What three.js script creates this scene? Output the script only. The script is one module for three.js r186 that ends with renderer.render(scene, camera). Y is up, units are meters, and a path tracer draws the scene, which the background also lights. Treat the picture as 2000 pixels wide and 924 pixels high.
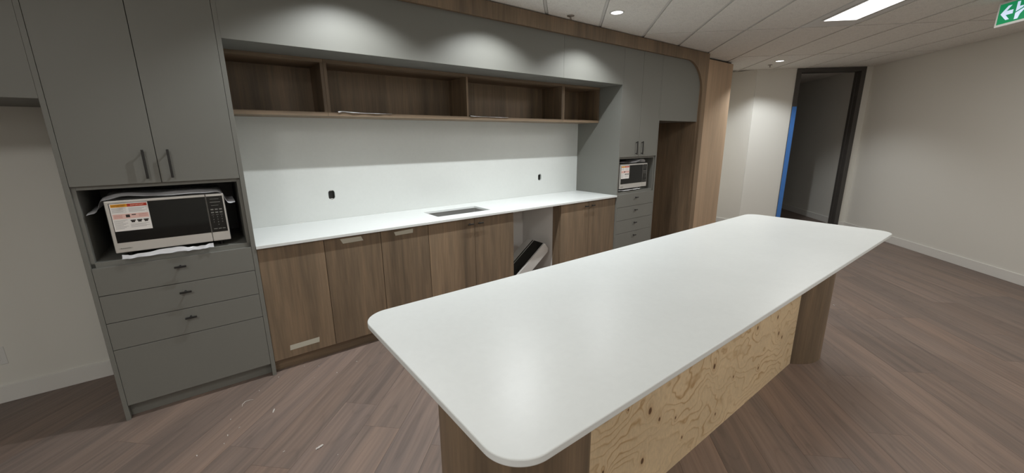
import * as THREE from 'three';
import { RoundedBoxGeometry } from 'three/addons/geometries/RoundedBoxGeometry.js';
import { mergeGeometries } from 'three/addons/utils/BufferGeometryUtils.js';
import { RectAreaLightUniformsLib } from 'three/addons/lights/RectAreaLightUniformsLib.js';

// ------------------------------------------------------------------ camera, light, exposure
const scene = new THREE.Scene();
scene.background = new THREE.Color(0x000000);
const camera = new THREE.PerspectiveCamera(61.14, 2000 / 924, 0.05, 60);
camera.rotation.order = 'YXZ';
camera.position.set(0.5624, 1.5724, 3.6812);
camera.rotation.set(-0.2385, -0.6534, -0.009);
const renderer = new THREE.WebGLRenderer({ antialias: true });
renderer.toneMapping = THREE.LinearToneMapping;
renderer.toneMappingExposure = 1.3;
renderer.shadowMap.enabled = true;
RectAreaLightUniformsLib.init();
const WIDE = 2.95, NARROW = 2.8;      // each downlight: wide skirt and centre of its beam (candela)
const TROFFER = 21;                  // luminance of each ceiling panel light
const LAMP = new THREE.Color().setRGB(0.955, 0.99, 1.0);
const PANEL = new THREE.Color().setRGB(1.0, 0.985, 0.95);

// ------------------------------------------------------------------ helpers
const YC = 2.66;                     // ceiling height
const S = Math.SQRT1_2;
let seed = 20240;
const rnd = () => { seed = (seed * 1664525 + 1013904223) >>> 0; return seed / 4294967296; };
const used = {};
function numbered(n) { const k = used[n] = (used[n] ?? -1) + 1; return k ? n + '_' + String(k).padStart(3, '0') : n; }
const origin = new Map();            // where an object's own origin lies, in its frame
const isTop = new Set();
function tag(o, label, category, group) {
  o.userData.label = label; o.userData.category = category;
  if (group) o.userData.group = group;
  return o;
}
// a group at the thing's base; grid = true: coordinates are (a, y, -b), the axes of the ceiling grid, turned 45 degrees to the cabinets
function thing(name, label, category, [x, y, z], group, grid) {
  const o = new THREE.Group(); o.name = numbered(name); scene.add(o);
  place(o, x, y, z, grid); origin.set(o, [x, y, z]);
  if (label) tag(o, label, category, group);
  return o;
}
function place(o, x, y, z, grid) {
  if (grid) { o.position.set((x - z) * S, y, (x + z) * S); o.rotation.y = -Math.PI / 4; }
  else o.position.set(x, y, z);
}
function structure(o) { o.userData.kind = 'structure'; return o; }
function add(parent, name, geo, mat, x, y, z) {
  const m = new THREE.Mesh(geo, mat); m.castShadow = m.receiveShadow = true;
  if (parent === scene) { m.name = numbered(name); } else m.name = name;
  const p = origin.get(parent) ?? [0, 0, 0];
  m.position.set(x - p[0], y - p[1], z - p[2]);
  origin.set(m, [x, y, z]); parent.add(m);
  return m;
}
// uv in metres by the side a face looks to; grain 'y' or 'x' is the direction of the texture's v
function uvMetres(g, grain = 'y', ou = 0, ov = 0) {
  const p = g.attributes.position, n = g.attributes.normal, uv = new Float32Array(p.count * 2);
  for (let i = 0; i < p.count; i++) {
    const ax = Math.abs(n.getX(i)), ay = Math.abs(n.getY(i)), az = Math.abs(n.getZ(i));
    const x = p.getX(i), y = p.getY(i), z = p.getZ(i);
    let u, v;
    if (ay >= ax && ay >= az) { u = z; v = x; if (grain === 'z') { u = x; v = z; } }
    else if (ax >= az) { u = z; v = y; if (grain !== 'y') { u = y; v = z; } }
    else { u = x; v = y; if (grain === 'x') { u = y; v = x; } }
    uv[i * 2] = u + ou; uv[i * 2 + 1] = v + ov;
  }
  g.setAttribute('uv', new THREE.BufferAttribute(uv, 2));
  return g;
}
function boxGeo(w, h, d, r = 0, grain = 'y', off = true) {
  const g = r > 0 ? new RoundedBoxGeometry(w, h, d, 1, Math.min(r, w / 2.01, h / 2.01, d / 2.01)) : new THREE.BoxGeometry(w, h, d);
  return uvMetres(g, grain, off ? rnd() * 3 : 0, off ? rnd() * 3 : 0);
}
function box(parent, name, mat, [x0, x1], [y0, y1], [z0, z1], r = 0.0012, grain = 'y') {
  return add(parent, name, boxGeo(x1 - x0, y1 - y0, z1 - z0, r, grain), mat, (x0 + x1) / 2, (y0 + y1) / 2, (z0 + z1) / 2);
}
function plain(g) { const q = g.index ? g.toNonIndexed() : g; for (const k of Object.keys(q.attributes)) if (!['position', 'normal', 'uv'].includes(k)) q.deleteAttribute(k); return q; }
function merge(list) { return mergeGeometries(list.map(plain)); }
// several boxes in one mesh (one continuous piece such as a wall around its opening)
function boxes(parent, name, mat, list) {
  const gs = list.map(([x0, x1, y0, y1, z0, z1]) => { const g = new THREE.BoxGeometry(x1 - x0, y1 - y0, z1 - z0); g.translate((x0 + x1) / 2, (y0 + y1) / 2, (z0 + z1) / 2); return uvMetres(g); });
  const p = origin.get(parent) ?? [0, 0, 0];
  const m = add(parent, name, merge(gs), mat, p[0], p[1], p[2]);
  if (parent !== scene) for (const k of [m]) m.geometry.translate(-p[0], -p[1], -p[2]);
  return m;
}
// a prism from an outline in the xy plane, from z0 to z1
function prism(shape, z0, z1, bevel = 0) {
  const g = new THREE.ExtrudeGeometry(shape, { depth: z1 - z0 - 2 * bevel, bevelEnabled: bevel > 0, bevelThickness: bevel, bevelSize: bevel, bevelOffset: -bevel, bevelSegments: 2, curveSegments: 14 });
  g.translate(0, 0, z0 + bevel);
  return g;
}
function roundRect(x0, x1, y0, y1, r, C = THREE.Shape) {
  const s = new C();
  s.moveTo(x0 + r, y0); s.lineTo(x1 - r, y0); s.absarc(x1 - r, y0 + r, r, -Math.PI / 2, 0); s.lineTo(x1, y1 - r); s.absarc(x1 - r, y1 - r, r, 0, Math.PI / 2);
  s.lineTo(x0 + r, y1); s.absarc(x0 + r, y1 - r, r, Math.PI / 2, Math.PI); s.lineTo(x0, y0 + r); s.absarc(x0 + r, y0 + r, r, Math.PI, 1.5 * Math.PI);
  return s;
}
function clip(poly, conv) {          // Sutherland-Hodgman; conv runs so that the inside is to the left in (x, z)
  let out = poly;
  for (let i = 0; i < conv.length && out.length; i++) {
    const [ax, az] = conv[i], [bx, bz] = conv[(i + 1) % conv.length], side = ([x, z]) => (bx - ax) * (z - az) - (bz - az) * (x - ax);
    const src = out; out = [];
    for (let j = 0; j < src.length; j++) {
      const p = src[j], q = src[(j + 1) % src.length], sp = side(p), sq = side(q);
      if (sp >= 0) out.push(p);
      if ((sp > 0 && sq < 0) || (sp < 0 && sq > 0)) { const t = sp / (sp - sq); out.push([p[0] + (q[0] - p[0]) * t, p[1] + (q[1] - p[1]) * t]); }
    }
  }
  return out;
}
const areaOf = p => { let s = 0; for (let i = 0; i < p.length; i++) { const a = p[i], b = p[(i + 1) % p.length]; s += a[0] * b[1] - a[1] * b[0]; } return Math.abs(s) / 2; };

// ------------------------------------------------------------------ textures
function hash(i, j, s) { let h = (i * 374761393 + j * 668265263 + s * 2147483647) | 0; h = Math.imul(h ^ (h >>> 13), 1274126177); return ((h ^ (h >>> 16)) >>> 0) / 4294967296; }
function noise(x, y, px, py, s) {    // value noise, repeating after px, py cells
  const i = Math.floor(x), j = Math.floor(y), fx = x - i, fy = y - j, u = fx * fx * (3 - 2 * fx), v = fy * fy * (3 - 2 * fy);
  const m = (a, n) => ((a % n) + n) % n, h = (a, b) => hash(m(a, px), m(b, py), s);
  return (h(i, j) * (1 - u) + h(i + 1, j) * u) * (1 - v) + (h(i, j + 1) * (1 - u) + h(i + 1, j + 1) * u) * v;
}
function fbm(u, v, cx, cy, s, oct = 4) { let a = 0, k = 0.5, n = 0; for (let o = 0; o < oct; o++) { a += k * noise(u * cx, v * cy, cx, cy, s + o); n += k; k *= 0.5; cx *= 2; cy *= 2; } return a / n; }
function tex(w, h, fn, metresU, metresV, srgb = true) {
  const d = new Uint8Array(w * h * 4);
  for (let y = 0; y < h; y++) for (let x = 0; x < w; x++) {
    const c = fn((x + 0.5) / w, (y + 0.5) / h), k = (y * w + x) * 4;
    for (let i = 0; i < 3; i++) d[k + i] = Math.max(0, Math.min(255, c[i]));
    d[k + 3] = 255;
  }
  const t = new THREE.DataTexture(d, w, h, THREE.RGBAFormat); t.wrapS = t.wrapT = THREE.RepeatWrapping;
  t.magFilter = THREE.LinearFilter; t.minFilter = THREE.LinearMipmapLinearFilter; t.generateMipmaps = true;
  if (srgb) t.colorSpace = THREE.SRGBColorSpace;
  t.repeat.set(1 / metresU, 1 / metresV); t.needsUpdate = true;
  return t;
}
// brown laminate: fine straight streaks along v, broad slow bands across
function laminate(base, contrast, s) {
  return tex(768, 1024, (u, v) => {
    const w = u + 0.012 * (fbm(u, v, 4, 2, s + 9, 3) - 0.5);
    const broad = fbm(w, v, 9, 1, s, 3) - 0.5, mid = fbm(w, v, 46, 5, s + 3, 3) - 0.5, fine = fbm(w, v, 190, 14, s + 6, 2) - 0.5;
    const pore = noise(u * 384, v * 40, 384, 40, s + 12) > 0.86 ? -0.06 : 0;
    const k = 1 + contrast * (0.75 * broad + 0.5 * mid + 0.32 * fine + pore), warm = 1 + 0.06 * mid * contrast;
    return [base[0] * k * warm, base[1] * k, base[2] * k / warm];
  }, 1.3, 2.1);
}
const texWood = laminate([124, 106, 86], 0.46, 11);
const texWoodPale = laminate([196, 169, 141], 0.16, 51);
// floor plank: long grain with cathedral figure, greyer and browner streaks
const texPlank = tex(1024, 1024, (u, v) => {
  const w = u + 0.03 * (fbm(u, v, 3, 3, 71, 3) - 0.5);
  const broad = fbm(w, v, 8, 2, 77, 3) - 0.5, mid = fbm(w, v, 40, 4, 81, 3) - 0.5, fine = fbm(w, v, 150, 10, 85, 2) - 0.5;
  const ring = fbm(u, v, 7, 2, 91, 2) * 16; const fig = Math.pow(Math.abs((ring % 1) - 0.5) * 2, 6) * 0.1;
  const k = 1 + 0.15 * broad + 0.15 * mid + 0.15 * fine - fig * 0.6, t = broad + mid;
  return [129 * k * (1 + 0.03 * t), 113 * k, 104 * k * (1 - 0.03 * t)];
}, 1.7, 3.0);
// rotary-cut plywood face: wandering growth lines, knots with darker hearts
const knots = [];
{ const K = [[0.42, 0.70, 1], [0.5, 0.66, 0.5], [0.56, 0.64, 0.55], [0.44, 0.44, 1], [0.52, 0.36, 0.6], [0.41, 0.2, 0.9], [0.93, 0.72, 0.9], [0.98, 0.6, 0.6], [1.0, 0.44, 0.9], [1.14, 0.66, 0.8], [1.33, 0.62, 1], [1.5, 0.5, 0.7], [1.48, 0.75, 0.5], [1.72, 0.66, 0.9], [1.8, 0.48, 0.7], [1.86, 0.35, 0.8], [1.93, 0.3, 0.7], [0.15, 0.6, 0.6], [0.14, 0.3, 0.6], [0.28, 0.52, 0.35], [0.7, 0.55, 0.4], [0.66, 0.3, 0.45], [1.25, 0.28, 0.5], [2.0, 0.7, 0.6], [0.8, 0.82, 0.45], [1.6, 0.2, 0.6], [0.74, 0.15, 0.5], [1.08, 0.12, 0.5]]; for (const k of K) knots.push(k); }
const PW = 2.2, PH = 0.92;
const texPly = tex(1760, 736, (u, v) => {
  const x = u * PW, y = v * PH;
  let f = 1.0 * fbm(u, v, 3, 2, 131, 3) + 0.24 * fbm(u, v, 16, 9, 137, 3) + 0.95 * y + 0.1 * x, heart = 0, ringK = 0;
  for (const [kx, ky, s] of knots) {
    const dx = (x - kx) / 1.0, dy = (y - ky) / 1.5, d = Math.sqrt(dx * dx + dy * dy) / s;
    f += 0.22 * Math.exp(-d * d / 0.002) * s;
    heart = Math.max(heart, 1 - THREE.MathUtils.smoothstep(d, 0.008, 0.014));
    ringK = Math.max(ringK, Math.exp(-d * d / 0.0005) * 0.5);
  }
  const ph = f * 13 % 1, line = Math.pow(Math.max(0, 1 - Math.abs(ph - 0.8) / 0.2), 1.5) * Math.min(1, 2.1 * Math.max(0, fbm(u, v, 9, 6, 151, 3) - 0.2)), late = ph < 0.8 ? ph * 0.035 : 0;
  const fine = (fbm(u, v, 300, 60, 140, 2) - 0.5) * 0.07, tone = (fbm(u, v, 5, 3, 160, 3) - 0.5) * 0.14;
  const k = 1 + fine + tone - late;
  let c = [226 * k, 202 * k, 165 * k];
  const mix = (to, a) => { for (let i = 0; i < 3; i++) c[i] += (to[i] - c[i]) * a; };
  mix([160, 118, 72], line * 0.62); mix([150, 105, 62], ringK * 0.6); mix([88, 60, 38], heart * 0.85);
  return c;
}, PW, PH);
const texQuartz = tex(512, 512, (u, v) => { const k = 1 + 0.03 * (fbm(u, v, 5, 5, 201, 4) - 0.5) + 0.012 * (fbm(u, v, 90, 90, 207, 2) - 0.5); return [230 * k, 234 * k, 233 * k]; }, 1.6, 1.6);
const texPaint = tex(256, 256, (u, v) => { const k = 128 + 90 * (fbm(u, v, 64, 64, 221, 3) - 0.5); return [k, k, k]; }, 0.35, 0.35, false);
const texTile = tex(512, 512, (u, v) => { const sp = fbm(u, v, 120, 120, 241, 2), f = fbm(u, v, 20, 20, 247, 3) - 0.5, k = 1 + 0.035 * f - (sp < 0.3 ? 0.10 : 0); return [240 * k, 238 * k, 232 * k]; }, 0.55, 0.55);
const texTileBump = tex(256, 256, (u, v) => { const sp = fbm(u, v, 90, 90, 251, 2), k = sp < 0.33 ? 70 : 150 + 80 * (sp - 0.5); return [k, k, k]; }, 0.4, 0.4, false);
const texBrush = tex(256, 256, (u, v) => { const k = 128 + 100 * (fbm(u, v, 4, 128, 261, 2) - 0.5); return [k, k, k]; }, 0.4, 0.4, false);

// ------------------------------------------------------------------ materials
const lin = (r, g, b) => new THREE.Color().setRGB(r, g, b);
const std = o => new THREE.MeshStandardMaterial(o);
const M = {
  grey: std({ color: lin(0.186, 0.186, 0.168), roughness: 0.5, bumpMap: texPaint, bumpScale: 0.00004 }),
  wood: std({ map: texWood, roughness: 0.52 }),
  woodPale: std({ map: texWoodPale, roughness: 0.5 }),
  plankTones: [[1, 1, 1], [0.93, 0.93, 0.93], [1.05, 1.04, 1.03], [0.98, 0.95, 0.93], [1.0, 1.01, 1.03]].map(c => std({ map: texPlank, color: lin(...c), roughness: 0.46 })),
  subfloor: std({ color: lin(0.06, 0.05, 0.045), roughness: 0.9 }),
  quartz: std({ map: texQuartz, roughness: 0.3 }),
  island: std({ map: texQuartz, roughness: 0.33 }),
  splash: std({ map: texQuartz, color: lin(0.86, 0.855, 0.84), roughness: 0.5 }),
  ply: std({ map: texPly, roughness: 0.7 }),
  wall: std({ color: lin(0.82, 0.81, 0.755), roughness: 0.85, bumpMap: texPaint, bumpScale: 0.00025 }),
  base: std({ color: lin(0.82, 0.81, 0.775), roughness: 0.55 }),
  tile: std({ map: texTile, roughness: 0.95, bumpMap: texTileBump, bumpScale: 0.0006 }),
  tee: std({ color: lin(0.7, 0.69, 0.66), roughness: 0.6 }),
  plenum: std({ color: lin(0.3, 0.3, 0.3), roughness: 0.95 }),
  melamine: std({ color: lin(0.82, 0.81, 0.79), roughness: 0.5 }),
  black: std({ color: lin(0.012, 0.011, 0.010), roughness: 0.45 }),
  steel: std({ color: lin(0.6, 0.595, 0.585), metalness: 0.93, roughness: 0.34, bumpMap: texBrush, bumpScale: 0.00006 }),
  silver: std({ color: lin(0.74, 0.73, 0.7), metalness: 0.6, roughness: 0.34 }),
  glass: std({ color: lin(0.006, 0.007, 0.007), roughness: 0.06 }),
  keypad: std({ color: lin(0.012, 0.012, 0.012), roughness: 0.2 }),
  frame: std({ color: lin(0.075, 0.07, 0.065), roughness: 0.5 }),
  blue: std({ color: lin(0.065, 0.22, 0.62), roughness: 0.7 }),
  tape: std({ color: lin(0.52, 0.5, 0.42), roughness: 0.8 }),
  white: std({ color: lin(0.78, 0.78, 0.76), roughness: 0.55 }),
  paper: std({ color: lin(0.82, 0.82, 0.82), roughness: 0.7, side: THREE.DoubleSide }),
  film: new THREE.MeshPhysicalMaterial({ color: lin(0.84, 0.84, 0.87), roughness: 0.33, transmission: 0.25, thickness: 0, side: THREE.DoubleSide }),
  scrap: std({ color: lin(0.6, 0.56, 0.52), roughness: 0.8, side: THREE.DoubleSide }),
  appliance: std({ color: lin(0.58, 0.57, 0.55), roughness: 0.5 }),
  metalBox: std({ color: lin(0.35, 0.34, 0.33), metalness: 0.8, roughness: 0.45 }),
  chrome: std({ color: lin(0.4, 0.36, 0.32), metalness: 1, roughness: 0.35 }),
  lens: std({ color: lin(0.9, 0.9, 0.9), emissive: lin(1, 0.99, 0.97), emissiveIntensity: 2.2, roughness: 0.5 }),
};

// ------------------------------------------------------------------ room shell
const XL = -2.2, ZR = 7.64, AR = 7.88, BD = 5.385, XE = 8.13;      // left wall, rear wall, right wall (grid), door wall (grid), end wall
const CORNER = [(AR + BD) * S, (AR - BD) * S];                      // door wall meets right wall
const roomMain = [[XL, 0], [BD / S, 0], CORNER, [(AR / S) - ZR, ZR], [XL, ZR]];
const roomNook = [[BD / S, 0], [XE, 0], [XE, XE - BD / S]];
const toWorld = ([a, n]) => [(a - n) * S, (a + n) * S], toGrid = ([x, z]) => [(x + z) * S, (z - x) * S];
const mainG = roomMain.map(toGrid), nookG = roomNook.map(toGrid);   // in (a, -b)

function slab(rect, y0, y1, ou, ov) {   // rectangle in (a, -b) clipped to the room; geometry centred on its own middle
  const [a0, a1, n0, n1] = rect, poly = [[a0, n0], [a1, n0], [a1, n1], [a0, n1]], ca = (a0 + a1) / 2, cn = (n0 + n1) / 2;
  const parts = [clip(poly, mainG), clip(poly, nookG)].filter(p => p.length > 2 && areaOf(p) > 0.002);
  if (!parts.length) return null;
  const full = Math.abs(areaOf(parts[0]) - areaOf(poly)) < 1e-5;
  if (full) return { full, ca, cn };
  const g = merge(parts.map(p => {
    const s = new THREE.Shape(p.map(([a, n]) => new THREE.Vector2(a - ca, -(n - cn))));
    const e = new THREE.ExtrudeGeometry(s, { depth: y1 - y0, bevelEnabled: false }); e.rotateX(-Math.PI / 2); e.translate(0, -(y1 - y0) / 2, 0);
    return e;
  }));
  return { full, ca, cn, geo: uvMetres(g, 'z', ou, ov) };
}
// floor: planks 212 mm wide laid along the grid
{
  const floor = structure(thing('floor', null, null, [0, 0, 0], null, true));
  const sub = new THREE.Shape([[XL, 0], [XE, 0], [XE, XE - BD / S], CORNER, [AR / S - ZR, ZR], [XL, ZR]].map(toGrid).map(([a, n]) => new THREE.Vector2(a, -n)));
  const sg = new THREE.ExtrudeGeometry(sub, { depth: 0.04, bevelEnabled: false }); sg.rotateX(-Math.PI / 2); sg.translate(0, -0.05, 0);
  add(floor, 'subfloor', uvMetres(sg), M.subfloor, 0, 0, 0);
  const W = 0.2123, L = 1.83, G = 0.0009;
  const known = { '-1': -0.61, 0: -0.713, 1: -0.194, 2: -0.375, '-4': -0.652, 13: -0.312, 15: -0.1, 20: 1.46 };
  const variants = Array.from({ length: 14 }, () => uvMetres(new THREE.BoxGeometry(W - G, 0.008, L - G), 'z', rnd() * 3, rnd() * 5));
  for (let k = -18; k < 31; k++) {
    const a0 = 1.476 + k * W, off = known[k] !== undefined ? known[k] : (rnd() * L);
    for (let j = -6; j < 6; j++) {
      const b0 = off + j * L, s = slab([a0, a0 + W - G, -b0 - L + G, -b0], -0.008, 0, rnd() * 3, rnd() * 5);
      if (!s) { rnd(); rnd(); continue; }
      const v = variants[Math.floor(rnd() * variants.length)], t = M.plankTones[Math.floor(rnd() * M.plankTones.length)];
      add(floor, 'plank', s.full ? v : s.geo, t, s.ca, -0.004, s.cn);
    }
  }
}
// ceiling: lay-in tiles 508 x 1524 mm, edges standing below the tee bars
const GA = 5.346, GB = 2.653, PA = 0.508, PB = 1.524;
const troffers = [[0, 0], [0, -2], [-7, -3], [0, -4]];               // cells (k, j) that hold a light instead of a tile
{
  const ceil = structure(thing('ceiling', null, null, [0, YC, 0], null, true));
  const T = 0.03;
  const full = uvMetres(new THREE.BoxGeometry(PA - T, 0.016, PB - T), 'z', 0, 0);
  for (let k = -16; k < 6; k++) for (let j = -8; j < 4; j++) {
    if (troffers.some(([p, q]) => p === k && q === j)) continue;
    const a0 = GA + k * PA, b1 = GB + j * PB;                         // cell from b1 - PB to b1
    const s = slab([a0 + T / 2, a0 + PA - T / 2, -b1 + T / 2, -b1 + PB - T / 2], 0, 0.016, rnd(), rnd());
    if (s) add(ceil, 'ceiling_tile', s.full ? full : s.geo, M.tile, s.ca, YC + 0.008, s.cn);
  }
  const bar = (rect) => { const s = slab(rect, 0, 0.006, 0, 0); if (!s) return; const g = s.full ? new THREE.BoxGeometry(rect[1] - rect[0], 0.006, rect[3] - rect[2]) : s.geo; add(ceil, 'tee_bar', uvMetres(g), M.tee, s.ca, YC + 0.010, s.cn); };
  for (let k = -16; k < 7; k++) bar([GA + k * PA - 0.012, GA + k * PA + 0.012, -6, 9.4]);
  for (let j = -8; j < 5; j++) bar([-2.5, AR, -(GB + j * PB) - 0.012, -(GB + j * PB) + 0.012]);
  const sub = new THREE.Shape([[XL, 0], [XE, 0], [XE, XE - BD / S], CORNER, [AR / S - ZR, ZR], [XL, ZR]].map(toGrid).map(([a, n]) => new THREE.Vector2(a, -n)));
  const sg = new THREE.ExtrudeGeometry(sub, { depth: 0.05, bevelEnabled: false }); sg.rotateX(-Math.PI / 2); sg.translate(0, YC + 0.1, 0);
  const m = add(ceil, 'ceiling_deck', uvMetres(sg), M.plenum, 0, YC, 0); m.geometry.translate(0, -YC, 0);
}
// walls
structure(boxes(scene, 'wall_back', M.wall, [[XL - 0.12, XE + 0.12, -0.02, 2.8, -0.12, 0]]));
structure(boxes(scene, 'wall_left', M.wall, [[XL - 0.12, XL, -0.02, 2.8, 0, ZR]]));
structure(boxes(scene, 'wall_rear', M.wall, [[XL - 0.12, AR / S - ZR + 0.1, -0.02, 2.8, ZR, ZR + 0.12]]));
structure(boxes(scene, 'wall_end', M.wall, [[XE, XE + 0.06, -0.02, 2.8, 0, XE - BD / S + 0.02]]));
function gridStruct(name, mat, list) { const o = boxes(scene, name, mat, list); place(o, 0, 0, 0, true); return structure(o); }
const DL = 6.746, DR = 7.775;          // outer sides of the door frame
gridStruct('wall_far', M.wall, [[(XE + XE - BD / S) * S, DL + 0.01, -0.02, 2.8, -BD - 0.13, -BD], [DR - 0.01, AR, -0.02, 2.8, -BD - 0.13, -BD]]);
gridStruct('wall_right', M.wall, [[AR, AR + 0.12, -0.02, 2.8, -10.0, 3.2]]);
// the dark corridor beyond the doorway
gridStruct('wall_corridor_left', M.wall, [[4.9, 5.0, -0.02, 2.8, -10, -BD - 0.5]]);
gridStruct('wall_corridor_front', M.wall, [[4.9, DL - 0.3, -0.02, 2.8, -BD - 0.6, -BD - 0.5], [DL - 0.32, DL - 0.22, -0.02, 2.8, -BD - 0.6, -BD - 0.13]]);
gridStruct('wall_corridor_end', M.wall, [[4.9, AR, -0.02, 2.8, -10.1, -10]]);
gridStruct('floor_corridor', M.plankTones[1], [[4.9, AR, -0.05, 0, -10, -BD]]);
gridStruct('ceiling_corridor', M.tile, [[4.9, AR, YC, YC + 0.05, -10, -BD - 0.02]]);
// baseboards: a flat board with a small eased top edge
function baseboard(name, x0, x1, z0, z1, grid) {
  const g = boxGeo(x1 - x0, 0.112, z1 - z0, 0.003), m = add(scene, name, g, M.base, 0, 0, 0);
  place(m, (x0 + x1) / 2, 0.056, (z0 + z1) / 2, grid); return structure(m);
}
baseboard('baseboard_back', XL, -0.0, 0, 0.012, false);
baseboard('baseboard_end', XE - 0.012, XE, 0.0, XE - BD / S - 0.004, false);
baseboard('baseboard_right', AR - 0.012, AR, -BD + 0.0, 3.2, true);
baseboard('baseboard_far', (XE + XE - BD / S) * S, DL, -BD, -BD + 0.012, true);
baseboard('baseboard_corner', DR, AR - 0.012, -BD, -BD + 0.012, true);
baseboard('baseboard_corridor', AR - 0.012, AR, -10, -BD - 0.14, true);
baseboard('baseboard_left', XL, XL + 0.012, 0.012, ZR, false);
// door frame: pressed metal, jambs and head with a stop
{
  const d = structure(thing('door_1', null, null, [(DL + DR) / 2, 0, -BD - 0.06], null, true));
  const F = 0.068;
  for (const [x0, x1, sx0, sx1] of [[DL, DL + F, DL + F, DL + F + 0.016], [DR - F, DR, DR - F - 0.016, DR - F]]) {
    const j = box(d, 'jamb', M.frame, [x0, x1], [0, YC - 0.004], [-BD - 0.15, -BD + 0.02], 0.003);
    box(j, 'stop', M.frame, [sx0, sx1], [0, YC - 0.07], [-BD - 0.12, -BD - 0.06], 0.002);
  }
  box(d, 'head', M.frame, [DL + F, DR - F], [YC - 0.066, YC - 0.004], [-BD - 0.15, -BD + 0.02], 0.003);
}

// ------------------------------------------------------------------ cabinet hardware
const barGeo = merge([(() => { const g = new RoundedBoxGeometry(0.011, 0.154, 0.009, 2, 0.002); g.translate(0, 0, 0.0235); return g; })(), ...[-0.064, 0.064].map(y => { const g = new THREE.CylinderGeometry(0.0045, 0.0045, 0.02, 10); g.rotateX(Math.PI / 2); g.translate(0, y, 0.0095); return g; })]);
const knobGeo = merge([(() => { const g = new RoundedBoxGeometry(0.056, 0.011, 0.009, 2, 0.002); g.translate(0, 0, 0.0235); return g; })(), (() => { const g = new THREE.CylinderGeometry(0.005, 0.006, 0.02, 12); g.rotateX(Math.PI / 2); g.translate(0, 0, 0.0095); return g; })()]);
const handle = (door, x, y, z, bar) => add(door, bar ? 'handle' : 'knob', bar ? barGeo : knobGeo, M.black, x, y, z);

// ------------------------------------------------------------------ tall cabinets with a microwave niche
const ZF = 0.717, GAP = 0.0015;
const YD = 1.3557, YN = 0.9196, DRW = [0.9196, 0.7637, 0.6025, 0.4415, 0.0888], YT = 2.6505;
function tallCabinet(x0, x1, xm, label, knobX, knobYs, barDx, sideT) {
  const t = thing('tall_cabinet', label, 'cabinet', [(x0 + x1) / 2, 0, ZF / 2], 'tall grey cabinets');
  const a = x0 + sideT[0], b = x1 - sideT[1], zc = ZF - 0.02;
  box(t, 'side_panel', M.grey, [x0, a], [0, YT], [0.002, ZF]); box(t, 'side_panel', M.grey, [b, x1], [0, YT], [0.002, ZF]);
  // niche: inner sides, shelf, top, back
  for (const [p, q] of [[a, a + 0.018], [b - 0.018, b]]) box(t, 'niche_side', M.grey, [p, q], [YN - 0.02, YD + 0.002], [0.12, zc]);
  box(t, 'niche_shelf', M.grey, [a, b], [YN - 0.02, 0.947], [0.12, zc], 0.001);
  box(t, 'niche_top', M.grey, [a + 0.018, b - 0.018], [1.335, YD + 0.002], [0.12, zc], 0.001);
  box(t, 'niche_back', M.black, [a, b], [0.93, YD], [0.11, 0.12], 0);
  box(t, 'upper_carcass', M.grey, [a, b], [YD + 0.004, YT], [0.004, zc - 0.002], 0);
  box(t, 'lower_carcass', M.grey, [a, b], [0.09, YN - 0.021], [0.004, zc - 0.002], 0);
  for (const [p, q, s] of [[a + GAP, xm - GAP, -1], [xm + GAP, b - GAP, 1]]) {
    const d = box(t, 'door', M.grey, [p, q], [YD, YT - 0.006], [zc, ZF]);
    handle(d, xm + s * barDx, 1.4575, ZF, true);
  }
  DRW.slice(0, 4).forEach((y, i) => {
    const d = box(t, 'drawer', M.grey, [a + GAP, b - GAP], [DRW[i + 1] + GAP * 1.3, y - (i ? GAP : 0)], [zc, ZF]);
    if (knobYs[i]) handle(d, knobX, knobYs[i], ZF, false);
  });
  box(t, 'toe_kick', M.grey, [a, b], [0, 0.09], [0.645, 0.665], 0.001);
  return t;
}
tallCabinet(0, 0.7664, 0.3794, 'tall grey cabinet at the left end with three black drawer knobs, holding a microwave', 0.382, [0.867, 0.710, 0.548], 0.052, [0.0209, 0.024]);
tallCabinet(4.385, 5.1374, 4.750, 'tall grey cabinet at the far end of the counter with four black drawer knobs', 4.752, [0.865, 0.711, 0.552, 0.391], 0.055, [0.0165, 0.02]);

// grey bulkheads flush with the doors, over the counter alcove and over the left recess
{
  const t = thing('bulkhead_cabinet', 'long grey bulkhead panels above the open wooden shelves', 'bulkhead', [2.576, 2.145, ZF / 2]);
  box(t, 'body', M.grey, [0.7664, 4.385], [2.145, YT], [0.004, ZF - 0.019], 0.001);
  box(t, 'front_panel', M.grey, [0.7666, 3.479], [2.145, YT], [ZF - 0.0185, ZF], 0.0008);
  box(t, 'front_panel', M.grey, [3.4802, 4.3848], [2.145, YT], [ZF - 0.0185, ZF], 0.0008);
  const l = thing('bulkhead_cabinet', 'short grey bulkhead over the empty recess at the left edge', 'bulkhead', [-0.5, 1.7807, ZF / 2]);
  box(l, 'body', M.grey, [-1.0, -0.0005], [1.7807, YT], [0.004, ZF - 0.019], 0.001);
  box(l, 'front_panel', M.grey, [-1.0, -0.0003], [1.7807, YT], [ZF - 0.0185, ZF], 0.0008);
  const e = thing('end_panel', 'grey end panel closing the left side of the empty recess', 'panel', [-1.012, 0, ZF / 2]);
  box(e, 'board', M.grey, [-1.024, -1.001], [0, YT], [0.012, ZF]);
}
// grey cabinet over the fridge recess, its upper corner behind the arch
{
  const t = thing('upper_cabinet', 'grey upper cabinet over the empty fridge recess beneath the wooden arch', 'cabinet', [5.575, 1.78, ZF / 2]);
  box(t, 'body', M.grey, [5.1378, 6.018], [1.78, YT], [0.004, ZF - 0.021], 0.001);
  box(t, 'door', M.grey, [5.139, 6.017], [1.78, YT - 0.004], [ZF - 0.02, ZF], 0.001);
}
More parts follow.
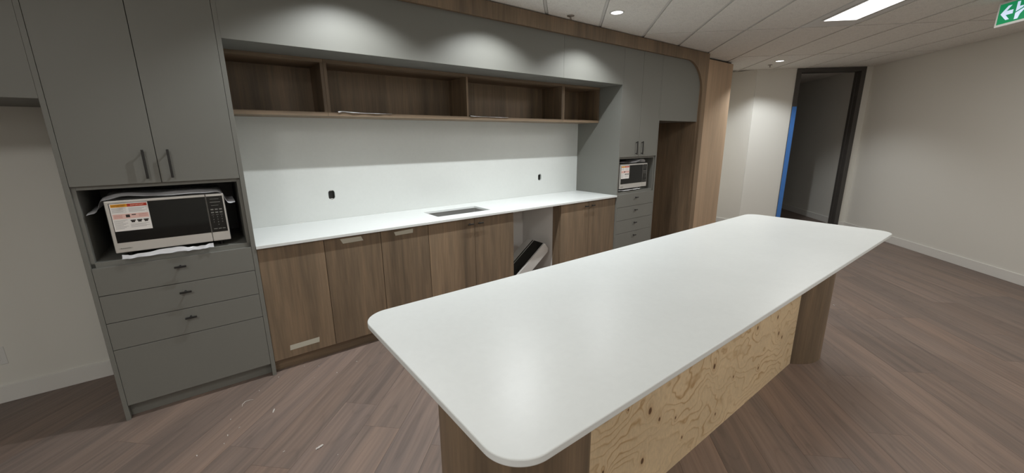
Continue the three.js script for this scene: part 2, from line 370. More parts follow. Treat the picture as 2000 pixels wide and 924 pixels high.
// fridge recess lining
{
  const t = thing('recess_lining', 'brown wood-grain lining inside the empty fridge recess', 'panel', [5.58, 0, 0.36]);
  box(t, 'side_board', M.wood, [6.019, 6.145], [0, YT], [0.004, ZF - 0.001]);
  box(t, 'back_board', M.wood, [5.138, 6.018], [0, 1.779], [0.004, 0.024]);
}
// wooden portal: header band, arch corner and leg in one board
{
  const s = new THREE.Shape(), R = 0.4, xi = 6.036, yb = 2.5273;
  s.moveTo(-1.024, yb); s.lineTo(xi - R, yb); s.absarc(xi - R, yb - R, R, Math.PI / 2, 0, true); s.lineTo(xi, 0); s.lineTo(6.146, 0); s.lineTo(6.146, 2.652); s.lineTo(-1.024, 2.652); s.closePath();
  const t = thing('portal_frame', 'brown wooden frame band along the ceiling curving down as an arch', 'frame', [2.56, 0, 0.732]);
  const g = uvMetres(prism(s, ZF + 0.0005, 0.746), 'y', 0.4, 0.2);
  const m = add(t, 'arch_board', g, M.wood, 2.56, 0, 0.732); m.geometry.translate(-2.56, 0, -0.732);
}
{
  const t = thing('wood_end_wall', 'pale wood-veneered panel standing right of the arch', 'panel', [6.64, 0, 0.3]);
  box(t, 'face_panel', M.woodPale, [6.147, 7.138], [0, 2.635], [0.575, 0.6], 0.001);
  box(t, 'body', M.black, [6.147, 7.12], [0, 2.655], [0.004, 0.574], 0);
  box(t, 'side_panel', M.woodPale, [7.1205, 7.138], [0, 2.635], [0.004, 0.5745], 0.001);
}

// ------------------------------------------------------------------ open shelves
const Y0 = 1.7513, ZS = 0.398;
function shelfUnit(x0, x1, tl, tr, dividers, label) {
  const t = thing('open_shelf', label, 'shelf', [(x0 + x1) / 2, Y0, ZS / 2], 'open wooden shelves over the counter');
  box(t, 'bottom_board', M.wood, [x0, x1], [Y0, Y0 + 0.027], [0.07, ZS], 0.001, 'x');
  box(t, 'top_board', M.wood, [x0, x1], [2.121, 2.1445], [0.07, ZS], 0.001, 'x');
  box(t, 'side_board', M.wood, [x0, x0 + tl], [Y0 + 0.0275, 2.1205], [0.07, ZS], 0.001);
  box(t, 'side_board', M.wood, [x1 - tr, x1], [Y0 + 0.0275, 2.1205], [0.07, ZS], 0.001);
  box(t, 'back_board', M.wood, [x0 + tl, x1 - tr], [Y0 + 0.0275, 2.1205], [0.07, 0.08], 0);
  for (const x of dividers) box(t, 'divider', M.wood, [x - 0.0095, x + 0.0095], [Y0 + 0.0275, 2.1205], [0.08, ZS - 0.0005], 0.001);
}
shelfUnit(0.767, 1.3722, 0.02, 0.0212, [], 'empty wooden shelf box next to the left tall cabinet');
shelfUnit(1.3732, 3.7922, 0.0216, 0.021, [2.581], 'long wooden shelf box with a middle divider and white sheets inside');
shelfUnit(3.7932, 4.3845, 0.0214, 0.019, [], 'short wooden shelf box against the far tall cabinet');

// ------------------------------------------------------------------ base cabinets, worktop, sink, backsplash
const ZB = 0.701;
function baseCabinet(x0, x1, seams, knobs, label, name = 'base_cabinet') {
  const t = thing(name, label, 'cabinet', [(x0 + x1) / 2, 0, ZB / 2], 'wood base cabinets under the counter');
  const xs = [x0, ...seams, x1];
  return { t, doors: xs.slice(0, -1).map((x, i) => {
    const d = box(t, 'door', M.wood, [x + GAP, xs[i + 1] - GAP], [0.0885, 0.893], [ZB - 0.019, ZB]);
    if (knobs[i]) handle(d, knobs[i], 0.846, ZB, false);
    return d;
  }) };
}
{
  const { t } = baseCabinet(0.767, 1.5764, [1.1718], [], 'wood base cabinet with two plain doors and masking tape, beside the left tall cabinet');
  box(t, 'body', M.wood, [0.768, 1.5754], [0.09, 0.899], [0.07, ZB - 0.02], 0); box(t, 'toe_kick', M.wood, [0.767, 1.576], [0, 0.0895], [0.64, 0.66], 0.001, 'x');
}
{
  const { t } = baseCabinet(1.5768, 1.9751, [], [], 'narrow wood base cabinet with one plain door left of the sink');
  box(t, 'body', M.wood, [1.5775, 1.974], [0.09, 0.899], [0.07, ZB - 0.02], 0); box(t, 'toe_kick', M.wood, [1.5764, 1.975], [0, 0.0895], [0.64, 0.66], 0.001, 'x');
}
{
  const { t } = baseCabinet(1.9755, 2.8639, [2.4254], [2.374, 2.477], 'wood base cabinet with two black knobs under the sink');
  box(t, 'side_panel', M.wood, [1.9756, 1.992], [0.09, 0.899], [0.07, ZB - 0.02], 0); box(t, 'side_panel', M.melamine, [2.846, 2.8635], [0, 0.899], [0.07, ZB - 0.0195], 0);
  box(t, 'floor_panel', M.wood, [1.992, 2.846], [0.09, 0.108], [0.07, ZB - 0.02], 0); box(t, 'top_rail', M.wood, [1.992, 2.846], [0.84, 0.899], [0.665, ZB - 0.02], 0); box(t, 'toe_kick', M.wood, [1.9755, 2.846], [0, 0.0895], [0.64, 0.66], 0.001, 'x');
}
{
  const { t } = baseCabinet(3.495, 4.3848, [3.925], [3.873, 3.978], 'wood base cabinet with two black knobs right of the open appliance bay');
  box(t, 'body', M.melamine, [3.513, 4.384], [0.09, 0.899], [0.07, ZB - 0.02], 0);
  box(t, 'side_panel', M.melamine, [3.49, 3.5125], [0, 0.899], [0.07, 0.582], 0.001); box(t, 'filler', M.wood, [3.4895, 3.5125], [0, 0.899], [0.5825, ZB - 0.0195], 0.001);
  box(t, 'toe_kick', M.wood, [3.513, 4.3848], [0, 0.0895], [0.64, 0.66], 0.001, 'x');
}
{
  const t = thing('bay_back_panel', 'white back panel of the open appliance bay under the counter', 'panel', [3.177, 0, 0.06]);
  box(t, 'board', M.melamine, [2.8645, 3.4895], [0, 0.898], [0.05, 0.069], 0);
}
const SX = [2.14, 2.70], SZ = [0.268, 0.56];
{
  const s = new THREE.Shape([[0.7667, -0.724], [4.3848, -0.724], [4.3848, -0.069], [0.7667, -0.069]].map(p => new THREE.Vector2(...p)));
  s.holes.push(roundRect(SX[0], SX[1], -SZ[1], -SZ[0], 0.012, THREE.Path));
  const g = prism(s, 0, 0.02, 0.0015); g.rotateX(-Math.PI / 2); uvMetres(g);
  g.translate(-2.576, 0, -0.4);
  const m = add(scene, 'worktop', g, M.quartz, 2.576, 0.8997, 0.4);
  tag(m, 'long white quartz worktop along the wall with a sink cut-out', 'worktop');
}
{
  const t = thing('sink', 'rectangular stainless steel undermount sink set in the white worktop', 'sink', [2.42, 0.7, 0.414]);
  const w = SX[1] - SX[0] + 0.012, d = SZ[1] - SZ[0] + 0.012, top = 0.8995, bot = 0.70;
  // basin: rounded walls swept down to a sloped bottom
  const rings = [[0, top, 0.014], [0.002, bot + 0.03, 0.02], [0.008, bot + 0.008, 0.024], [0.03, bot + 0.001, 0.03]], pos = [], idx = [];
  const N = 40, outline = (inset, r) => { const sh = roundRect(-w / 2 + inset, w / 2 - inset, -d / 2 + inset, d / 2 - inset, r), out = []; const corners = [[w / 2 - inset - r, -d / 2 + inset + r, -Math.PI / 2], [w / 2 - inset - r, d / 2 - inset - r, 0], [-w / 2 + inset + r, d / 2 - inset - r, Math.PI / 2], [-w / 2 + inset + r, -d / 2 + inset + r, Math.PI]]; for (const [cx, cz, a] of corners) for (let i = 0; i < N / 4; i++) { const q = a + i / (N / 4 - 1) * Math.PI / 2; out.push([cx + r * Math.cos(q), cz + r * Math.sin(q)]); } return out; };
  for (const [inset, y, r] of rings) for (const [x, z] of outline(inset, r)) pos.push(x, y - 0.7, z);
  for (let k = 0; k < rings.length - 1; k++) for (let i = 0; i < N; i++) { const a = k * N + i, b = k * N + (i + 1) % N; idx.push(a, b, a + N, b, b + N, a + N); }
  const c = pos.length / 3; pos.push(0, bot - 0.004 - 0.7, 0); const l = (rings.length - 1) * N; for (let i = 0; i < N; i++) idx.push(l + i, l + (i + 1) % N, c);
  const g = new THREE.BufferGeometry(); g.setAttribute('position', new THREE.Float32BufferAttribute(pos, 3)); g.setIndex(idx); g.computeVertexNormals(); uvMetres(g);
  const steel = M.steel.clone(); steel.side = THREE.DoubleSide;
  add(t, 'basin', g, steel, 2.42, 0.7, 0.414);
  const dr = new THREE.LatheGeometry([[0, 0.004], [0.03, 0.004], [0.042, 0.007], [0.045, 0.003], [0.045, 0]].map(p => new THREE.Vector2(...p)), 24);
  add(t, 'drain', dr, M.chrome, 2.42, 0.698, 0.414);
}
{
  const s = new THREE.Shape([[0.7667, 0.9198], [4.3848, 0.9198], [4.3848, 1.7512], [0.7667, 1.7512]].map(p => new THREE.Vector2(...p)));
  for (const x of [1.409, 3.752]) s.holes.push(roundRect(x - 0.026, x + 0.026, 1.086, 1.168, 0.0255, THREE.Path));
  const g = uvMetres(prism(s, 0.0485, 0.0685), 'y', 0.3, 0.1); g.translate(-2.576, -0.92, -0.06);
  tag(add(scene, 'backsplash', g, M.splash, 2.576, 0.92, 0.06), 'pale quartz backsplash slab between worktop and shelves', 'backsplash');
  for (const [x, label] of [[1.409, 'open electrical box in the backsplash left of the sink'], [3.752, 'open electrical box in the backsplash right of the sink']]) {
    const t = thing('electrical_box', label, 'outlet', [x, 1.127, 0.024], 'open boxes in the backsplash');
    box(t, 'back', M.metalBox, [x - 0.03, x + 0.03], [1.08, 1.174], [0.001, 0.004], 0);
    for (const sx of [-1, 1]) box(t, 'side', M.metalBox, [x + sx * 0.029 - 0.0015, x + sx * 0.029 + 0.0015], [1.08, 1.174], [0.0045, 0.048], 0);
    box(t, 'device', M.black, [x - 0.02, x + 0.015], [1.092, 1.158], [0.02, 0.046], 0.003);
    for (const y of [1.0915, 1.1625]) box(t, 'tab', M.silver, [x - 0.012, x + 0.012], [y - 0.0035, y + 0.0035], [0.05, 0.056], 0.001);
  }
}
// tapes on the doors
function quadTape(label, pts, z) {     // four corners on the door face, a strip half a millimetre thick
  const s = new THREE.Shape(pts.map(p => new THREE.Vector2(...p)));
  const g = new THREE.ExtrudeGeometry(s, { depth: 0.0006, bevelEnabled: false }), cx = pts.reduce((a, p) => a + p[0], 0) / 4, cy = pts.reduce((a, p) => a + p[1], 0) / 4;
  g.translate(-cx, -cy, 0); uvMetres(g);
  tag(add(scene, 'masking_tape', g, M.tape, cx, cy, z), label, 'tape', 'masking tape on the base doors');
}
quadTape('strip of masking tape at the top of the second wood door from the left', [[1.281, 0.882], [1.430, 0.882], [1.445, 0.848], [1.299, 0.846]], ZB + 0.0002);
quadTape('strip of masking tape at the top of the narrow door left of the sink', [[1.684, 0.874], [1.842, 0.881], [1.839, 0.848], [1.694, 0.845]], ZB + 0.0002);
quadTape('strip of masking tape near the bottom of the leftmost wood door', [[0.873, 0.178], [1.065, 0.182], [1.061, 0.144], [0.870, 0.141]], ZB + 0.0002);

// ------------------------------------------------------------------ microwaves
function canvasTex(w, h, draw) {
  const c = document.createElement('canvas'); c.width = w; c.height = h; draw(c.getContext('2d'), w, h);
  const t = new THREE.CanvasTexture(c); t.colorSpace = THREE.SRGBColorSpace; return t;
}
const texSticker = canvasTex(320, 320, (x, w, h) => {
  x.fillStyle = '#f2efec'; x.fillRect(0, 0, w, h);
  x.fillStyle = '#e8a01f'; x.fillRect(8, 10, 136, 34); x.fillStyle = '#b5351d'; x.fillRect(144, 10, 168, 34);
  x.fillStyle = '#8a5a10'; x.font = 'bold 20px sans-serif'; x.fillText('IMPORTANT', 14, 34); x.fillStyle = '#e9b9a6'; x.fillText('IMPORTANT', 170, 34);
  x.fillStyle = '#b3b0ae'; for (let i = 0; i < 5; i++) { x.fillRect(10, 56 + i * 11, 120 - (i % 2) * 24, 4); x.fillRect(150, 56 + i * 11, 156 - (i % 3) * 22, 4); }
  x.fillStyle = '#f0c9c0'; x.fillRect(8, 124, 304, 56); x.fillStyle = '#c07d72'; for (let i = 0; i < 3; i++) { x.fillRect(18, 136 + i * 13, 70, 4); x.fillRect(226, 132 + i * 13, 76, 4); }
  x.fillStyle = '#2b2422'; x.fillRect(116, 134, 34, 32); x.fillRect(166, 134, 36, 10);
  for (let i = 0; i < 3; i++) { x.fillRect(146 + i * 56, 198, 44, 14); x.fillRect(152 + i * 56, 212, 30, 16); }
  x.fillStyle = '#b3b0ae'; for (let i = 0; i < 9; i++) x.fillRect(10, 194 + i * 12, 112 - (i % 3) * 20, 4); for (let i = 0; i < 4; i++) x.fillRect(140, 244 + i * 12, 164 - (i % 2) * 30, 4);
});
const texKeys = canvasTex(128, 384, (x, w, h) => {
  x.fillStyle = '#191918'; x.fillRect(0, 0, w, h); x.fillStyle = '#7d7d78';
  x.fillRect(26, 28, 72, 4); x.fillRect(22, 60, 84, 6); x.fillRect(28, 96, 60, 4);
  for (let r = 0; r < 2; r++) for (let c = 0; c < 3; c++) x.fillRect(18 + c * 34, 134 + r * 32, 24, 13);
  x.font = 'bold 16px sans-serif'; x.textAlign = 'center'; ['1', '2', '3', '4', '5', '6', '7', '8', '9', '', '0', ''].forEach((s, i) => x.fillText(s, 30 + (i % 3) * 34, 226 + Math.floor(i / 3) * 28));
  x.fillRect(18, 196, 22, 4); x.fillRect(54, 196, 22, 4); x.fillRect(88, 196, 22, 4); x.fillRect(18, 344, 30, 8); x.fillRect(56, 344, 26, 8); x.fillRect(88, 344, 24, 8);
});
const texName = canvasTex(256, 48, (x, w, h) => { x.fillStyle = '#c9c7c1'; x.fillRect(0, 0, w, h); x.fillStyle = '#33322f'; x.font = 'bold 40px sans-serif'; x.textAlign = 'center'; x.fillText('Panasonic', w / 2, 37); });
const M2 = { sticker: std({ map: texSticker, roughness: 0.55 }), keys: std({ map: texKeys, roughness: 0.2 }), name: std({ map: texName, metalness: 0.3, roughness: 0.4 }) };
function microwave(x0, x1, y0, y1, zf, label) {
  const t = thing('microwave', label, 'microwave', [(x0 + x1) / 2, 0.947, zf - 0.2], 'microwaves in the tall cabinets');
  const w = x1 - x0, xs = x0 + w * 0.828;
  box(t, 'body', M.silver, [x0 + 0.004, x1 - 0.004], [y0 + 0.003, y1 - 0.002], [zf - 0.38, zf - 0.03], 0.004);
  const d = box(t, 'door', M.silver, [x0, xs - 0.0008], [y0, y1], [zf - 0.0295, zf], 0.005);
  box(d, 'window', M.glass, [x0 + 0.016, xs - 0.002], [y0 + 0.056, y1 - 0.014], [zf - 0.004, zf + 0.0008], 0.0006);
  const st = new THREE.PlaneGeometry(0.154, 0.152); add(d, 'sticker', new THREE.BoxGeometry(0.154, 0.152, 0.0004), [M.white, M.white, M.white, M.white, M2.sticker, M.white], x0 + 0.096, y1 - 0.092, zf + 0.0012);
  add(d, 'nameplate', new THREE.BoxGeometry(0.058, 0.010, 0.0006), [M.silver, M.silver, M.silver, M.silver, M2.name, M.silver], x0 + 0.045, y0 + 0.024, zf + 0.0002);
  const c = box(t, 'control_panel', M.silver, [xs + 0.0008, x1], [y0, y1], [zf - 0.0295, zf], 0.005);
  add(c, 'keypad', new THREE.BoxGeometry(x1 - xs - 0.012, y1 - y0 - 0.07, 0.003), [M.keypad, M.keypad, M.keypad, M.keypad, M2.keys, M.keypad], (xs + x1) / 2 - 0.003, (y0 + 0.056 + y1 - 0.014) / 2, zf - 0.0006);
  for (const sx of [x0 + 0.05, x1 - 0.05]) for (const sz of [zf - 0.34, zf - 0.075]) { const f = new THREE.CylinderGeometry(0.014, 0.011, y0 + 0.002 - 0.9475, 14); add(t, 'foot', f, M.black, sx, (y0 + 0.002 + 0.9475) / 2, sz); }
  return t;
}
microwave(0.125, 0.648, 0.982, 1.270, 0.690, 'silver microwave with black window, warning sticker on its door, in the left tall cabinet');
microwave(4.462, 4.998, 0.982, 1.270, 0.688, 'silver microwave with warning sticker in the tall cabinet at the far end');
// plastic film: a crumpled sheet following an (x, y) line, from z0 to z1
function sheet(name, label, cat, mat, line, z0, z1, crumple, s, n = 26, m = 10, skew = () => [0, 0]) {
  const curve = new THREE.CatmullRomCurve3(line.map(([x, y]) => new THREE.Vector3(x, y, 0)), false, 'centripetal');
  const pos = [], idx = [], cx = line.reduce((a, p) => a + p[0], 0) / line.length, cy = Math.min(...line.map(p => p[1])), cz = (z0 + z1) / 2;
  for (let i = 0; i <= n; i++) for (let j = 0; j <= m; j++) {
    const p = curve.getPoint(i / n), u = i / n, v = j / m, [za, ya] = skew(u, v);
    const c = crumple * (fbm(u, v, 6, 4, s, 3) + fbm(u, v, 11, 3, s + 40, 2) - 0.75);
    pos.push(p.x - cx, p.y - cy + Math.max(c, -0.001) + ya, z0 + (z1 - z0) * v + 0.02 * (fbm(u, 0.5, 7, 1, s + 20, 2) - 0.5) + za - cz);
  }
  for (let i = 0; i < n; i++) for (let j = 0; j < m; j++) { const a = i * (m + 1) + j, b = a + m + 1; idx.push(a, b, a + 1, b, b + 1, a + 1); }
  const g = new THREE.BufferGeometry(); g.setAttribute('position', new THREE.Float32BufferAttribute(pos, 3)); g.setIndex(idx); g.computeVertexNormals(); uvMetres(g);
  return tag(add(scene, name, g, mat, cx, cy, cz), label, cat, 'protective wrapping');
}
sheet('plastic_film', 'crumpled clear plastic film draped over the top of the left microwave', 'film', M.film, [[0.052, 1.212], [0.09, 1.222], [0.116, 1.278], [0.15, 1.29], [0.24, 1.295], [0.4, 1.291], [0.55, 1.288], [0.636, 1.279], [0.656, 1.235], [0.668, 1.217], [0.7, 1.221]], 0.36, 0.697, 0.014, 301, 60, 16, (u, v) => [0, v > 0.84 ? -(v - 0.84) * 0.06 : 0]);
sheet('plastic_film', 'wrinkled plastic film sticking out under the left microwave', 'film', M.film, [[0.15, 0.951], [0.2, 0.95], [0.3, 0.951], [0.42, 0.95], [0.5, 0.951], [0.555, 0.95]], 0.703, 0.728, 0.011, 321, 48, 10, (u, v) => [0, (1 - v) * (0.026 - 0.012 * Math.abs(Math.sin(u * 5.3 + 0.6)))]);
sheet('plastic_film', 'bunched plastic film on top of the far microwave', 'film', M.film, [[4.47, 1.29], [4.56, 1.288], [4.68, 1.276], [4.78, 1.292], [4.87, 1.312], [4.92, 1.305], [4.935, 1.278]], 0.46, 0.692, 0.016, 341, 40, 12);
sheet('foam_sheet', 'folded white wrapping sheet under the far microwave', 'film', M.paper, [[4.45, 0.962], [4.55, 0.96], [4.7, 0.961], [4.8, 0.96], [4.885, 0.962]], 0.64, 0.7, 0.006, 361, 24, 8);
sheet('paper_sheet', 'white paper sheet lying on the long shelf at its left end', 'paper', M.paper, [[1.442, 1.788], [1.47, 1.79], [1.6, 1.782], [1.75, 1.7805], [1.857, 1.7795]], 0.3, 0.412, 0.003, 381, 24, 22, (u, v) => [0, v > 0.88 ? -(v - 0.88) * 8 * (0.012 - 0.010 * u) : 0]);
sheet('paper_sheet', 'white paper sheet lying on the long shelf right of its divider', 'paper', M.paper, [[2.6, 1.787], [2.66, 1.784], [2.8, 1.781], [3.037, 1.7797]], 0.3, 0.410, 0.003, 391, 24, 22, (u, v) => [0, v > 0.88 ? -(v - 0.88) * 8 * (0.007 - 0.004 * u) : 0]);

// appliance leaning in the open bay: a flat housing with a black band
{
  const t = thing('appliance_housing', 'light grey box-shaped appliance housing with a black band, leaning in the open bay', 'appliance', [3.15, 0, 0.44]);
  const L = 0.615, H = 0.115, ang = Math.atan2(0.602, 0.798), dx = Math.cos(ang), dy = Math.sin(ang);
  const body = new THREE.Shape([[-L, 0], [0, 0], [0.012, -0.012], [0.012, -H + 0.03], [-0.018, -H], [-L + 0.02, -H], [-L, -H + 0.02]].map(p => new THREE.Vector2(...p)));
  const pivot = [3.366, 0.478], lay = (g) => { g.rotateZ(ang); g.translate(pivot[0] - 3.15, pivot[1], 0); uvMetres(g); return g; };
  const put = (par, name, g, mat) => { const m = add(par, name, lay(g), mat, 3.15, 0, 0.44); return m; };
  const b = put(t, 'casing', prism(body, 0.29 - 0.44, 0.585 - 0.44, 0.003), M.appliance);
  const strip = (name, z0, z1, l0, mat) => { const g = new THREE.BoxGeometry(L - l0 - 0.004, 0.004, z1 - z0); g.translate(-(L - l0) / 2 - l0 + 0.004, 0.0005, (z0 + z1) / 2 - 0.44); put(t, name, g, mat); };
  strip('black_panel', 0.418, 0.566, 0.0, M.glass); strip('black_trim', 0.39, 0.404, 0.0, M.glass);
}

// ------------------------------------------------------------------ island
const IX = [0.9616, 4.3301], IZ = [2.1981, 3.1502], IY = 0.9197;
{
  const g = prism(roundRect(IX[0], IX[1], -IZ[1], -IZ[0], 0.1), 0, 0.021, 0.003); g.rotateX(-Math.PI / 2); uvMetres(g, 'y', 0.5, 0.9);
  const cx = (IX[0] + IX[1]) / 2, cz = (IZ[0] + IZ[1]) / 2; g.translate(-cx, 0, -cz);
  tag(add(scene, 'island_worktop', g, M.island, cx, IY - 0.021, cz), 'large white quartz island worktop with rounded corners', 'worktop');
  const t = thing('kitchen_island', 'kitchen island body of two round wood columns joined by bare plywood', 'island', [cx, 0, 2.69]);
  for (const x of [1.329, 3.9]) {
    const c = new THREE.CylinderGeometry(0.27, 0.27, IY - 0.0215, 72, 1, false), uv = c.attributes.uv;
    for (let i = 0; i < uv.count; i++) if (Math.abs(c.attributes.normal.getY(i)) < 0.5) uv.setXY(i, uv.getX(i) * 2 * Math.PI * 0.27 + x, uv.getY(i) * 0.9);
    add(t, 'column', c, M.wood, x, (IY - 0.0215) / 2, 2.69);
  }
  for (const z of [2.841, 2.53]) {
    const p = new THREE.BoxGeometry(2.21, IY - 0.0215, 0.018); uvMetres(p, 'y', 1.105, 0.46);
    add(t, 'plywood_panel', p, M.ply, (1.5 + 3.71) / 2, (IY - 0.0215) / 2, z);
  }
}

// ------------------------------------------------------------------ lights and ceiling fittings
const lensGeo = new THREE.CylinderGeometry(0.052, 0.052, 0.004, 40), trimGeo = new THREE.LatheGeometry([[0.05, 0], [0.052, -0.004], [0.064, -0.003], [0.066, 0.001], [0.05, 0.001]].map(p => new THREE.Vector2(...p)), 48);
function downlight(x, z, label) {
  const t = thing('downlight', label, 'downlight', [x, YC, z], 'round recessed ceiling downlights');
  add(t, 'trim_ring', trimGeo, M.white, x, YC, z); add(t, 'lens', lensGeo, M.lens, x, YC - 0.001, z);
  for (const [I, ang, pen] of [[WIDE, 1.11, 0.26], [NARROW, 0.95, 1]]) {
    const l = new THREE.SpotLight(LAMP, I, 0, ang, pen, 2); l.position.set(0, -0.01, 0); l.target.position.set(0, -1, 0);
    l.castShadow = true; l.shadow.radius = 1.0; l.shadow.mapSize.set(1024, 1024); l.shadow.bias = -0.0005; l.name = 'downlight_beam'; t.add(l, l.target);
  }
}
downlight(3.707, 1.14, 'round downlight in the ceiling before the wooden arch band');
downlight(7.576, 1.06, 'round downlight in the ceiling by the doorway');
downlight(2.585, 1.14, 'round downlight before the middle of the grey bulkhead');
downlight(1.44, 1.14, 'round downlight before the left part of the grey bulkhead');
function troffer(k, j, label) {
  const a = GA + (k + 0.5) * PA, n = -(GB + (j - 0.5) * PB);
  const t = thing('panel_light', label, 'ceiling light', [a, YC, n], 'long recessed ceiling lights', true);
  const A = PA / 2 - 0.012, B = PB / 2 - 0.012, wa = 0.142, wb = 0.53;   // glowing part
  for (const s of [-1, 1]) {
    box(t, 'side_pan', M.white, [a + (s < 0 ? -A : wa + 0.035), a + (s < 0 ? -wa - 0.035 : A)], [YC, YC + 0.02], [n - B, n + B], 0.001);
    box(t, 'end_pan', M.white, [a - wa - 0.0345, a + wa + 0.0345], [YC, YC + 0.02], [n + (s < 0 ? -B : wb + 0.006), n + (s < 0 ? -wb - 0.006 : B)], 0.001);
    box(t, 'slot', M.black, [a + s * (wa + 0.0285) - 0.006, a + s * (wa + 0.0285) + 0.006], [YC + 0.008, YC + 0.02], [n - wb, n + wb], 0);
    box(t, 'lens_rim', M.white, [a + s * (wa + 0.011) - 0.011, a + s * (wa + 0.011) + 0.011], [YC - 0.001, YC + 0.02], [n - wb, n + wb], 0.001);
  }
  box(t, 'lens', M.lens, [a - wa, a + wa], [YC - 0.002, YC + 0.012], [n - wb, n + wb], 0.001);
  const l = new THREE.RectAreaLight(PANEL, TROFFER, wa * 2, wb * 2); l.position.set(0, -0.006, 0); l.rotation.x = -Math.PI / 2; l.name = 'panel_glow'; t.add(l);
}
troffer(0, 0, 'long bright panel light in the ceiling beyond the island');
troffer(0, -2, 'long bright panel light in the ceiling right of the camera');
troffer(0, -4, 'long bright panel light in the ceiling far behind the camera');
troffer(-7, -3, 'long bright panel light in the ceiling left of the camera');
const sprGeo = merge([new THREE.LatheGeometry([[0, 0.0], [0.03, 0.0], [0.034, -0.004], [0.02, -0.008], [0.007, -0.01], [0.006, -0.016], [0.009, -0.018], [0.009, -0.022], [0.004, -0.024], [0.004, -0.034], [0, -0.034]].map(p => new THREE.Vector2(...p)), 24), new THREE.CylinderGeometry(0.016, 0.016, 0.002, 20).translate(0, -0.035, 0), ...[-1, 1].map(s => new THREE.BoxGeometry(0.003, 0.02, 0.004).translate(s * 0.009, -0.027, 0))]);
for (const [x, z, label] of [[3.44, 0.83, 'sprinkler head in the ceiling left of the downlight before the arch'], [7.82, 0.84, 'sprinkler head in the ceiling next to the doorway downlight'], [5.6, 3.08, 'sprinkler head in the ceiling at the upper right edge']])
  tag(add(scene, 'sprinkler', sprGeo, M.chrome, x, YC, z), label, 'sprinkler', 'ceiling sprinklers');

// exit sign under the ceiling, parallel to the right wall
{
  const a = 6.6, b1 = 2.04, b0 = b1 - 0.39, n1 = -b1, n0 = -b0;     // spans b0..b1
  const t = thing('exit_sign', 'green lit exit sign with a white arrow under the ceiling', 'sign', [a, YC, (n0 + n1) / 2], null, true);
  box(t, 'housing', M.white, [a, a + 0.05], [2.455, 2.645], [n1, n0], 0.004);
  box(t, 'bracket', M.white, [a + 0.005, a + 0.045], [2.645, YC], [(n0 + n1) / 2 - 0.08, (n0 + n1) / 2 + 0.08], 0.003);
  const green = std({ color: lin(0.01, 0.14, 0.055), emissive: lin(0.0, 0.13, 0.045), emissiveIntensity: 1, roughness: 0.4 }), glow = std({ color: lin(0.7, 0.75, 0.85), emissive: lin(0.5, 0.62, 0.85), emissiveIntensity: 0.55, roughness: 0.4 });
  box(t, 'face', green, [a - 0.002, a + 0.002], [2.474, 2.629], [n1 + 0.018, n0 - 0.018], 0);
  // seen from the room the sign reads from n1 (left) to n0 (right); draw pictograms in (s, y), s from the left edge
  const flat = (name, mat, shapes) => {
    const g = merge(shapes.map(pts => new THREE.ExtrudeGeometry(new THREE.Shape(pts.map(p => new THREE.Vector2(...p))), { depth: 0.0012, bevelEnabled: false })));
    g.rotateY(-Math.PI / 2); uvMetres(g);
    return add(t, name, g, mat, a - 0.0022, 2.474, n1 + 0.018);
  };
  flat('arrow', glow, [[[0.018, 0.078], [0.07, 0.132], [0.098, 0.132], [0.062, 0.093], [0.116, 0.093], [0.116, 0.063], [0.062, 0.063], [0.098, 0.024], [0.07, 0.024]]]);
  flat('door_symbol', glow, [[[0.138, 0.012], [0.165, 0.012], [0.176, 0.045], [0.2, 0.07], [0.2, 0.085], [0.138, 0.06]], [[0.138, 0.07], [0.19, 0.092], [0.19, 0.104], [0.16, 0.104], [0.16, 0.143], [0.138, 0.143]], [[0.25, 0.012], [0.34, 0.012], [0.34, 0.143], [0.25, 0.143], [0.25, 0.12], [0.3, 0.09], [0.27, 0.05]]]);
}

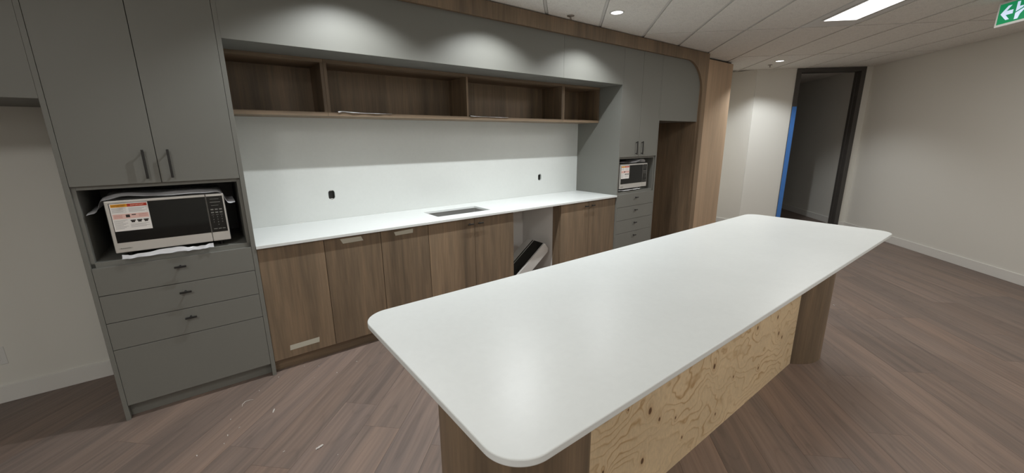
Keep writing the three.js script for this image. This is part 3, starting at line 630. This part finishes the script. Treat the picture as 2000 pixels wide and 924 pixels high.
// ------------------------------------------------------------------ small things
{
  const t = thing('wall_outlet', 'white wall outlet above the baseboard in the left recess', 'outlet', [-0.6, 0.306, 0.003]);
  box(t, 'cover_plate', M.white, [-0.636, -0.564], [0.249, 0.363], [0.0005, 0.006], 0.002);
  for (const y of [0.28, 0.332]) { const s = box(t, 'socket', M.white, [-0.617, -0.583], [y - 0.016, y + 0.016], [0.006, 0.0075], 0.001); for (const x of [-0.607, -0.593]) box(s, 'slot', M.black, [x - 0.0015, x + 0.0015], [y - 0.004, y + 0.007], [0.0072, 0.008], 0); }
}
{
  const g = boxGeo(0.07, 1.98, 0.0012, 0), m = add(scene, 'painter_tape', g, M.blue, 0, 0, 0);
  place(m, DL + 0.035, 1.07, -BD + 0.0212, true);
  tag(m, 'long strip of blue tape down the left side of the doorway', 'tape');
}
{ // dabs left at the foot of the backsplash
  const w = new THREE.SphereGeometry(1, 12, 8).scale(0.022, 0.004, 0.006);
  for (const [x, label] of [[1.15, 'small white dab at the foot of the backsplash near the left outlet'], [1.83, 'small white dab at the foot of the backsplash left of the sink'], [2.52, 'small white dab at the foot of the backsplash behind the sink']])
    tag(add(scene, 'caulk_dab', w, M.white, x, 0.9225, 0.0755), label, 'caulk', 'caulk dabs on the worktop');
}
{ // scraps on the floor
  const chip = (x, z, l, w, turn, label, curl = 0) => {
    const n = 6, pos = [], idx = [];
    for (let i = 0; i <= n; i++) for (const s of [-1, 1]) { const u = i / n - 0.5; pos.push(u * l, 0.001 + 0.004 * Math.abs(Math.sin(i * 1.7)), s * w / 2 * (1 - 1.6 * u * u) + curl * u * u * l); }
    for (let i = 0; i < n; i++) { const a = i * 2; idx.push(a, a + 1, a + 2, a + 1, a + 3, a + 2); }
    const g = new THREE.BufferGeometry(); g.setAttribute('position', new THREE.Float32BufferAttribute(pos, 3)); g.setIndex(idx); g.computeVertexNormals(); uvMetres(g);
    const m = add(scene, 'scrap', g, M.scrap, x, 0.0005, z); m.rotation.y = turn; tag(m, label, 'scrap', 'white scraps on the floor'); return m;
  };
  chip(0.838, 1.634, 0.04, 0.014, 0.3, 'largest white scrap on the floor, near the bottom centre left');
  chip(0.563, 0.943, 0.07, 0.005, 0.5, 'thin curled white shaving on the floor before the tall cabinet', 1.4);
  chip(0.691, 1.148, 0.034, 0.008, 1.2, 'upright-looking short white shaving on the floor');
  chip(5.169, 2.72, 0.02, 0.008, 1, 'small white scrap on the floor behind the far island column');
  for (const [x, z] of [[0.647, 0.864], [0.481, 1.081], [0.516, 1.194], [0.459, 1.227], [0.771, 0.767], [0.938, 0.728], [1.254, 0.899], [0.961, 0.93], [0.324, 1.307], [0.684, 1.554], [0.44, 1.29], [1.02, 0.79], [1.1, 0.96], [0.9, 1.75]])
    chip(x, z, 0.005 + 0.006 * rnd(), 0.003 + 0.003 * rnd(), rnd() * 3, 'tiny white speck of debris on the wood floor');
}
renderer.render(scene, camera);
